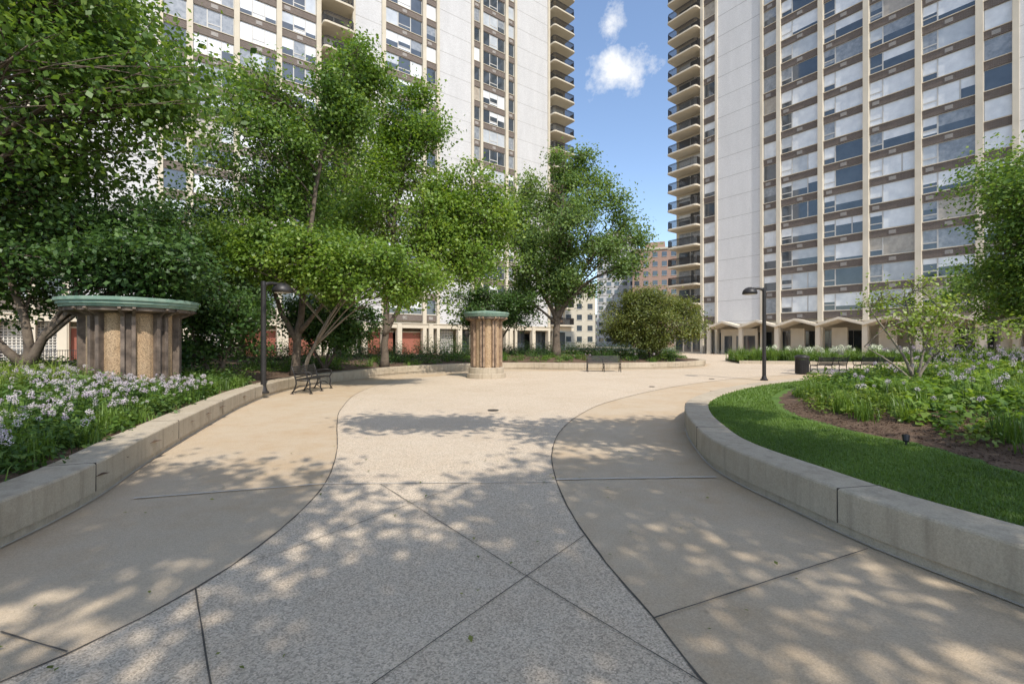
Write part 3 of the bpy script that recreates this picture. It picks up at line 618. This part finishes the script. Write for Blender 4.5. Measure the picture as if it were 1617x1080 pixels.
s=(k2<.25)&(X>11)&(Y>7); blooms('lavender_flowers',X[s],Y[s],Z[s],.6,.06,m_purple,28)
g=MB()
for (x0,y0,x1,y1,w) in ((17.5,36,40,30,2.6),):
    a=Vector((x0,y0,0));b=Vector((x1,y1,0));t=(b-a).normalized();n=Vector((-t.y,t.x,0))*w
    g.poly([a-n+Vector((0,0,.16)),b-n+Vector((0,0,.16)),b+n+Vector((0,0,.16)),a+n+Vector((0,0,.16))],m_soil)
    M3=Matrix(((t.x,-t.y,0),(t.y,t.x,0),(0,0,1)))
    for sgn in (-1,1):
        c=(a+b)/2+n*sgn; g.obox((c.x,c.y,.1),((b-a).length+.2,.2,.26),m_wallc,M3)
g.obj('raised_bed')
n=700; t=rs.random(n); o=rs.uniform(-2.3,2.3,n); X=17.5+22.5*t+.26*o; Y=36-6*t+o*.95; Z=np.full(n,.15); k2=rs.random(n)
s=k2<.35; plant_mass('ornamental_grass',X[s],Y[s],Z[s],1.0,.35,60,.03,L_grass,30,bladey=True)
s=(k2>=.35)&(k2<.8); plant_mass('shrub_mass',X[s],Y[s],Z[s],.75,.5,80,.14,L_mid,31)
s=(k2>=.7)&(X>20)&(X<27); blooms('hydrangea_flowers',X[s],Y[s],Z[s],.95,.17,m_cream_fl,32)
s=(k2>=.6)&(X>27); blooms('lavender_flowers',X[s],Y[s],Z[s],1.0,.10,m_purple,33)

lawn=inset(rw,-1,.42)+[(34,-1.5)]
def inl(X,Y): return inpoly(X,Y,lawn)&~inpoly(X,Y,bed)
X,Y=scatter(inl,2.6,6.5,1.5,9.5,230000,rs); 
keep=rs.random(len(X))<np.clip(5.5/np.maximum(Y,1),.35,1); X=X[keep];Y=Y[keep]
RNG=np.random.default_rng(9); n=len(X)
V,F=blades(np.stack([X,Y,np.full(n,.345)],1),RNG.uniform(.03,.06,n),RNG.uniform(.2,1.0,n),.006)
pt=.5+.22*np.sin(X*2.1+np.cos(Y*1.7)*2)*np.cos(Y*1.3)+RNG.normal(size=n)*.17
np_mesh('lawn_grass',V,F,np.clip(np.concatenate([pt,pt]),0,1),L_grass)
X,Y=scatter(inl,4,14,8.5,16.5,60000,rs); n=len(X)
V,F=blades(np.stack([X,Y,np.full(n,.345)],1),RNG.uniform(.04,.075,n),RNG.uniform(.2,1.0,n),.013)
pt=.55+RNG.normal(size=n)*.17; np_mesh('lawn_grass',V,F,np.clip(np.concatenate([pt,pt]),0,1),L_grass)
X,Y=scatter(lambda X,Y: inpoly(X,Y,bed)&(pdist(X,Y,bed)<2.2),4.5,12,2,9,30000,rs); n=len(X)
V,F=leaves(np.stack([X,Y,zr(X,Y)+.008],1),np.array([0,0,1.])+RNG.normal(size=(n,3))*.5,RNG.uniform(.02,.055,n),.35); np_mesh('mulch_chips',V,F,None,m_soil)
# scattered fallen leaves on the paving
X=np.concatenate([rs.uniform(-3.6,2.4,70),rs.uniform(-7,6,90)]);Y=np.concatenate([rs.uniform(2,7,70),rs.uniform(6,24,90)]); n=len(X)
k=~inpoly(X,Y,lpoly)&~inpoly(X,Y,lawn); X=X[k];Y=Y[k]; n=len(X)
V,F=leaves(np.stack([X,Y,np.full(n,.02)],1),np.array([0,0,1.])+RNG.normal(size=(n,3))*.15,RNG.uniform(.02,.05,n),.6); np_mesh('fallen_leaves',V,F,RNG.uniform(.3,1,n),L_olive)

# ---------------------------------------------------------------- kiosks
def kiosk(loc,r,h,capr,n,plinth,wood,rot=0):
    e=E('wooden_kiosk',loc,rot)
    z0=.0
    if plinth:
        p=MB(); p.lathe([(r*1.24,-.02),(r*1.24,.2),(r*1.22,.22),(r*1.13,.22),(r*1.13,.46),(r*1.11,.48),(.1,.48)],40,m_wallc); p.obj('plinth',e); z0=.48
    b=MB()
    for k in range(n):
        a0=2*math.pi*k/n
        c=(math.cos(a0)*r*.62,math.sin(a0)*r*.62); rr=r*.30
        pts=[]
        for q in range(9):
            t=a0+(-1.25+2.5*q/8); pts.append((c[0]+rr*math.cos(t),c[1]+rr*math.sin(t)))
        for p1,p2 in zip(pts,pts[1:]): b.poly([(p1[0],p1[1],z0-.02),(p2[0],p2[1],z0-.02),(p2[0],p2[1],h-.22),(p1[0],p1[1],h-.22)],m_pebble)
    b.lathe([(r*.72,z0-.02),(r*.72,h-.25)],n*2,m_woodd); b.obj('pebble_panels',e,smooth=False)
    w=MB()
    for k in range(n):
        a=2*math.pi*(k+.5)/n
        for da in (-.10,.10):
            aa=a+da; M3=Matrix.Rotation(aa,3,'Z')
            w.obox((math.cos(aa)*r*.9,math.sin(aa)*r*.9,(z0+.03+h-.2)/2),(r*.26,.075,h-.2-z0-.03),wood,M3)
            w.obox((math.cos(aa)*r*1.12,math.sin(aa)*r*1.12,h-.26),(r*.5,.06,.11),wood,M3@Matrix.Rotation(-.45,3,'Y'))
        M3=Matrix.Rotation(a,3,'Z'); w.obox((math.cos(a)*r*.84,math.sin(a)*r*.84,(z0+h-.2)/2),(r*.2,.10,h-.3-z0),m_woodd,M3)
    w.obj('timber_posts',e,bevel=.006)
    c=MB(); c.lathe([(r*.8,h-.2),(capr*.93,h-.16),(capr*.94,h-.1),(capr*.97,h-.1),(capr*.97,h-.03),(capr,h-.03),(capr,h+.035),(capr*.98,h+.045),(capr*.5,h+.10),(.12,h+.14),(.02,h+.14)],n*3,m_copper)
    c.lathe([(r*.8,h-.3),(capr*.9,h-.24),(capr*.9,h-.165)],n*2,m_woodd); c.obj('copper_cap',e)
kiosk((-1.15,20.4,0),.70,2.86,1.03,8,True,m_wood,.2)
kiosk((-9.1,10.9,float(zl(-9.1,10.9)[0])-.12),.93,2.12,1.36,9,False,m_woodd,.1)

# ---------------------------------------------------------------- benches, lamps, bins
def bench(loc,rz,L=1.7):
    e=E('park_bench',loc,rz); s=MB()
    for k in range(7): s.box(-L/2+.04,L/2-.04,-.22+k*.062,-.175+k*.062,.425,.447,m_bronze)
    s.obj('seat',e,bevel=.004); b=MB(); R=Matrix.Rotation(-.22,3,'X')
    for k in range(6): b.obox((0,.24+.014*k,.50+k*.062),(L-.08,.022,.044),m_bronze,R)
    b.obj('backrest',e,bevel=.004)
    for i,x in enumerate((-L/2,0,L/2)):
        f=MB(); f.tube([(x,-.27,.012),(x,-.22,.12),(x,-.23,.3),(x,-.2,.41)],.022,m_bronze); f.tube([(x,.32,.012),(x,.24,.14),(x,.19,.3),(x,.2,.42),(x,.27,.66),(x,.34,.86)],.022,m_bronze)
        f.tube([(x,-.22,.41),(x,0,.40),(x,.2,.415)],.02,m_bronze); f.tube([(x,-.22,.12),(x,-.05,.24),(x,.1,.24),(x,.24,.13)],.014,m_bronze)
        f.box(x-.03,x+.03,-.31,-.22,.0,.018,m_bronze); f.box(x-.03,x+.03,.27,.36,.0,.018,m_bronze)
        if x: f.tube([(x,-.2,.41),(x,-.27,.52),(x,-.26,.62),(x,-.18,.655),(x,0,.65),(x,.15,.63),(x,.26,.62)],.02,m_bronze)
        f.obj('end_frame_%d'%(i+1),e,smooth=True)
bench((-6.45,14.8,.013),math.radians(92)); bench((4.95,24.6,.004),math.radians(-3),1.75)
bench((16.0,23.0,.004),math.radians(190),1.7); bench((18.4,23.2,.004),math.radians(185),1.7)
def lamp(loc,h,rz=0):
    e=E('street_lamp',loc,rz); p=MB(); p.lathe([(.15,0),(.15,.05),(.11,.07),(.085,.16),(.075,.2),(.072,h-.1),(.06,h)],16,m_bronze)
    p.obj('pole',e,smooth=False); a=MB(); a.tube([(0,0,h-.14),(-.1,0,h-.06),(-.22,0,h-.03),(-.42,0,h-.03),(-.55,0,h-.05)],[.06,.055,.05,.05,.05],m_bronze,8); a.obj('arm',e,smooth=True)
    q=MB(); q.lathe([(.26,-.19),(.29,-.18),(.285,-.1),(.25,-.02),(.17,.06),(.06,.1),(.01,.105)],20,m_bronze,(-.6,0,h-.08)); q.lathe([(.22,-.2),(.23,-.19)],20,m_lat,(-.6,0,h-.08)); q.obj('lamp_head',e,smooth=True)
lamp((10.5,18.95,.004),3.85); lamp((-7.1,13.3-.3,float(zl(-8,12.9)[0])-.25),3.2,math.pi*1.35)
def bin_(loc):
    e=E('litter_bin',loc); b=MB(); b.lathe([(.24,.03),(.26,.1),(.27,.7)],20,m_bronze); b.obj('liner',e); s=MB()
    for k in range(22):
        a=2*math.pi*k/22; s.obox((.295*math.cos(a),.295*math.sin(a),.42),(.02,.055,.76),m_bronze,Matrix.Rotation(a,3,'Z'))
    s.obj('slats',e); t=MB(); t.lathe([(.31,.78),(.33,.80),(.33,.86),(.30,.9),(.18,.96),(.14,.96),(.14,.93)],24,m_bronze); t.obj('lid',e)
bin_((14.4,22.6,.004)); bin_((22.5,40,0))
for x,y in ((4.72,5.45),(7.2,4.6)):
    z=float(zr(x+.1,y)[0]); s=MB(); s.tube([(x,y,z-.03),(x,y,z+.08)],.012,m_bronze,8); s.tube([(x,y,z+.06),(x+.02,y+.03,z+.13)],[.03,.04],m_bronze,10); s.obj('garden_spotlight')
f=MB()
a=Vector((-34,31,0)); b=Vector((-12,42.5,0)); t=(b-a).normalized(); L=(b-a).length; M3=Matrix(((t.x,-t.y,0),(t.y,t.x,0),(0,0,1)))
for z in (.15,1.0): f.obox(tuple((a+b)/2+Vector((0,0,z))),(L,.05,.05),m_bronze,M3)
k=0.0
while k<L: p=a+t*k; f.obox((p.x,p.y,.55),(.022,.022,1.0),m_bronze,M3); k+=.14
f.obj('metal_fence')

# ---------------------------------------------------------------- light, sky, camera
EL=50
sunv=Vector((.447*math.cos(math.radians(EL)),-.894*math.cos(math.radians(EL)),math.sin(math.radians(EL)))).normalized()
sl=D.lights.new('sun','SUN'); sl.energy=4.8; sl.angle=math.radians(.53); sl.color=(1,.94,.85); so=D.objects.new('sun',sl); C.collection.objects.link(so)
so.rotation_euler=sunv.to_track_quat('Z','Y').to_euler(); so.location=(0,-20,60)
w=D.worlds.new('World'); scn.world=w; w.use_nodes=True; nt=w.node_tree; bg=nt.nodes['Background']
sky=N(nt,'ShaderNodeTexSky',sky_type='NISHITA'); sky.sun_disc=False; sky.sun_elevation=math.radians(EL); sky.sun_rotation=math.atan2(sunv.x,sunv.y); sky.altitude=200; sky.air_density=1.0; sky.dust_density=1.2; sky.ozone_density=1.3
tc=N(nt,'ShaderNodeTexCoord').outputs['Generated']
def cl(dirv,rad,scale,sx,th):
    dv=Vector(dirv).normalized()
    sub=N(nt,'ShaderNodeVectorMath',operation='SUBTRACT'); nt.links.new(tc,sub.inputs[0]); sub.inputs[1].default_value=dv
    mp=N(nt,'ShaderNodeVectorMath',operation='MULTIPLY'); nt.links.new(sub.outputs[0],mp.inputs[0]); mp.inputs[1].default_value=sx
    ln=N(nt,'ShaderNodeVectorMath',operation='LENGTH'); nt.links.new(mp.outputs[0],ln.inputs[0])
    mr=N(nt,'ShaderNodeMapRange'); nt.links.new(ln.outputs['Value'],mr.inputs[0]); mr.inputs[1].default_value=0; mr.inputs[2].default_value=rad; mr.inputs[3].default_value=.45; mr.inputs[4].default_value=-.25
    nz=noise(nt,tc,scale,6,.68)
    ad=N(nt,'ShaderNodeMath',operation='ADD'); nt.links.new(nz,ad.inputs[0]); nt.links.new(mr.outputs[0],ad.inputs[1])
    return ramp(nt,ad.outputs[0],[(th,(0,0,0)),(th+.28,(.95,)*3)])
c1=cl((.232,1,.595),.12,15,(.7,1,1.5),.64); c2=cl((.215,1,.70),.12,11,(1.5,1,.8),.78)
mx=N(nt,'ShaderNodeMix',data_type='RGBA',blend_type='LIGHTEN'); mx.inputs[0].default_value=1; nt.links.new(c1,mx.inputs[6]); nt.links.new(c2,mx.inputs[7])
hs=N(nt,'ShaderNodeHueSaturation'); hs.inputs['Saturation'].default_value=1.0; hs.inputs['Value'].default_value=1.7; nt.links.new(sky.outputs[0],hs.inputs['Color'])
o=mixc(nt,mx.outputs[2],hs.outputs[0],(7,7.1,7.2))
nt.links.new(o,bg.inputs[0]); bg.inputs[1].default_value=.15
cam=D.cameras.new('camera'); cam.lens=16; cam.sensor_width=36; cam.clip_end=3000; cam.clip_start=.05
co=D.objects.new('camera',cam); C.collection.objects.link(co); co.location=(0,0,1.6); co.rotation_euler=(math.radians(90),0,0); scn.camera=co
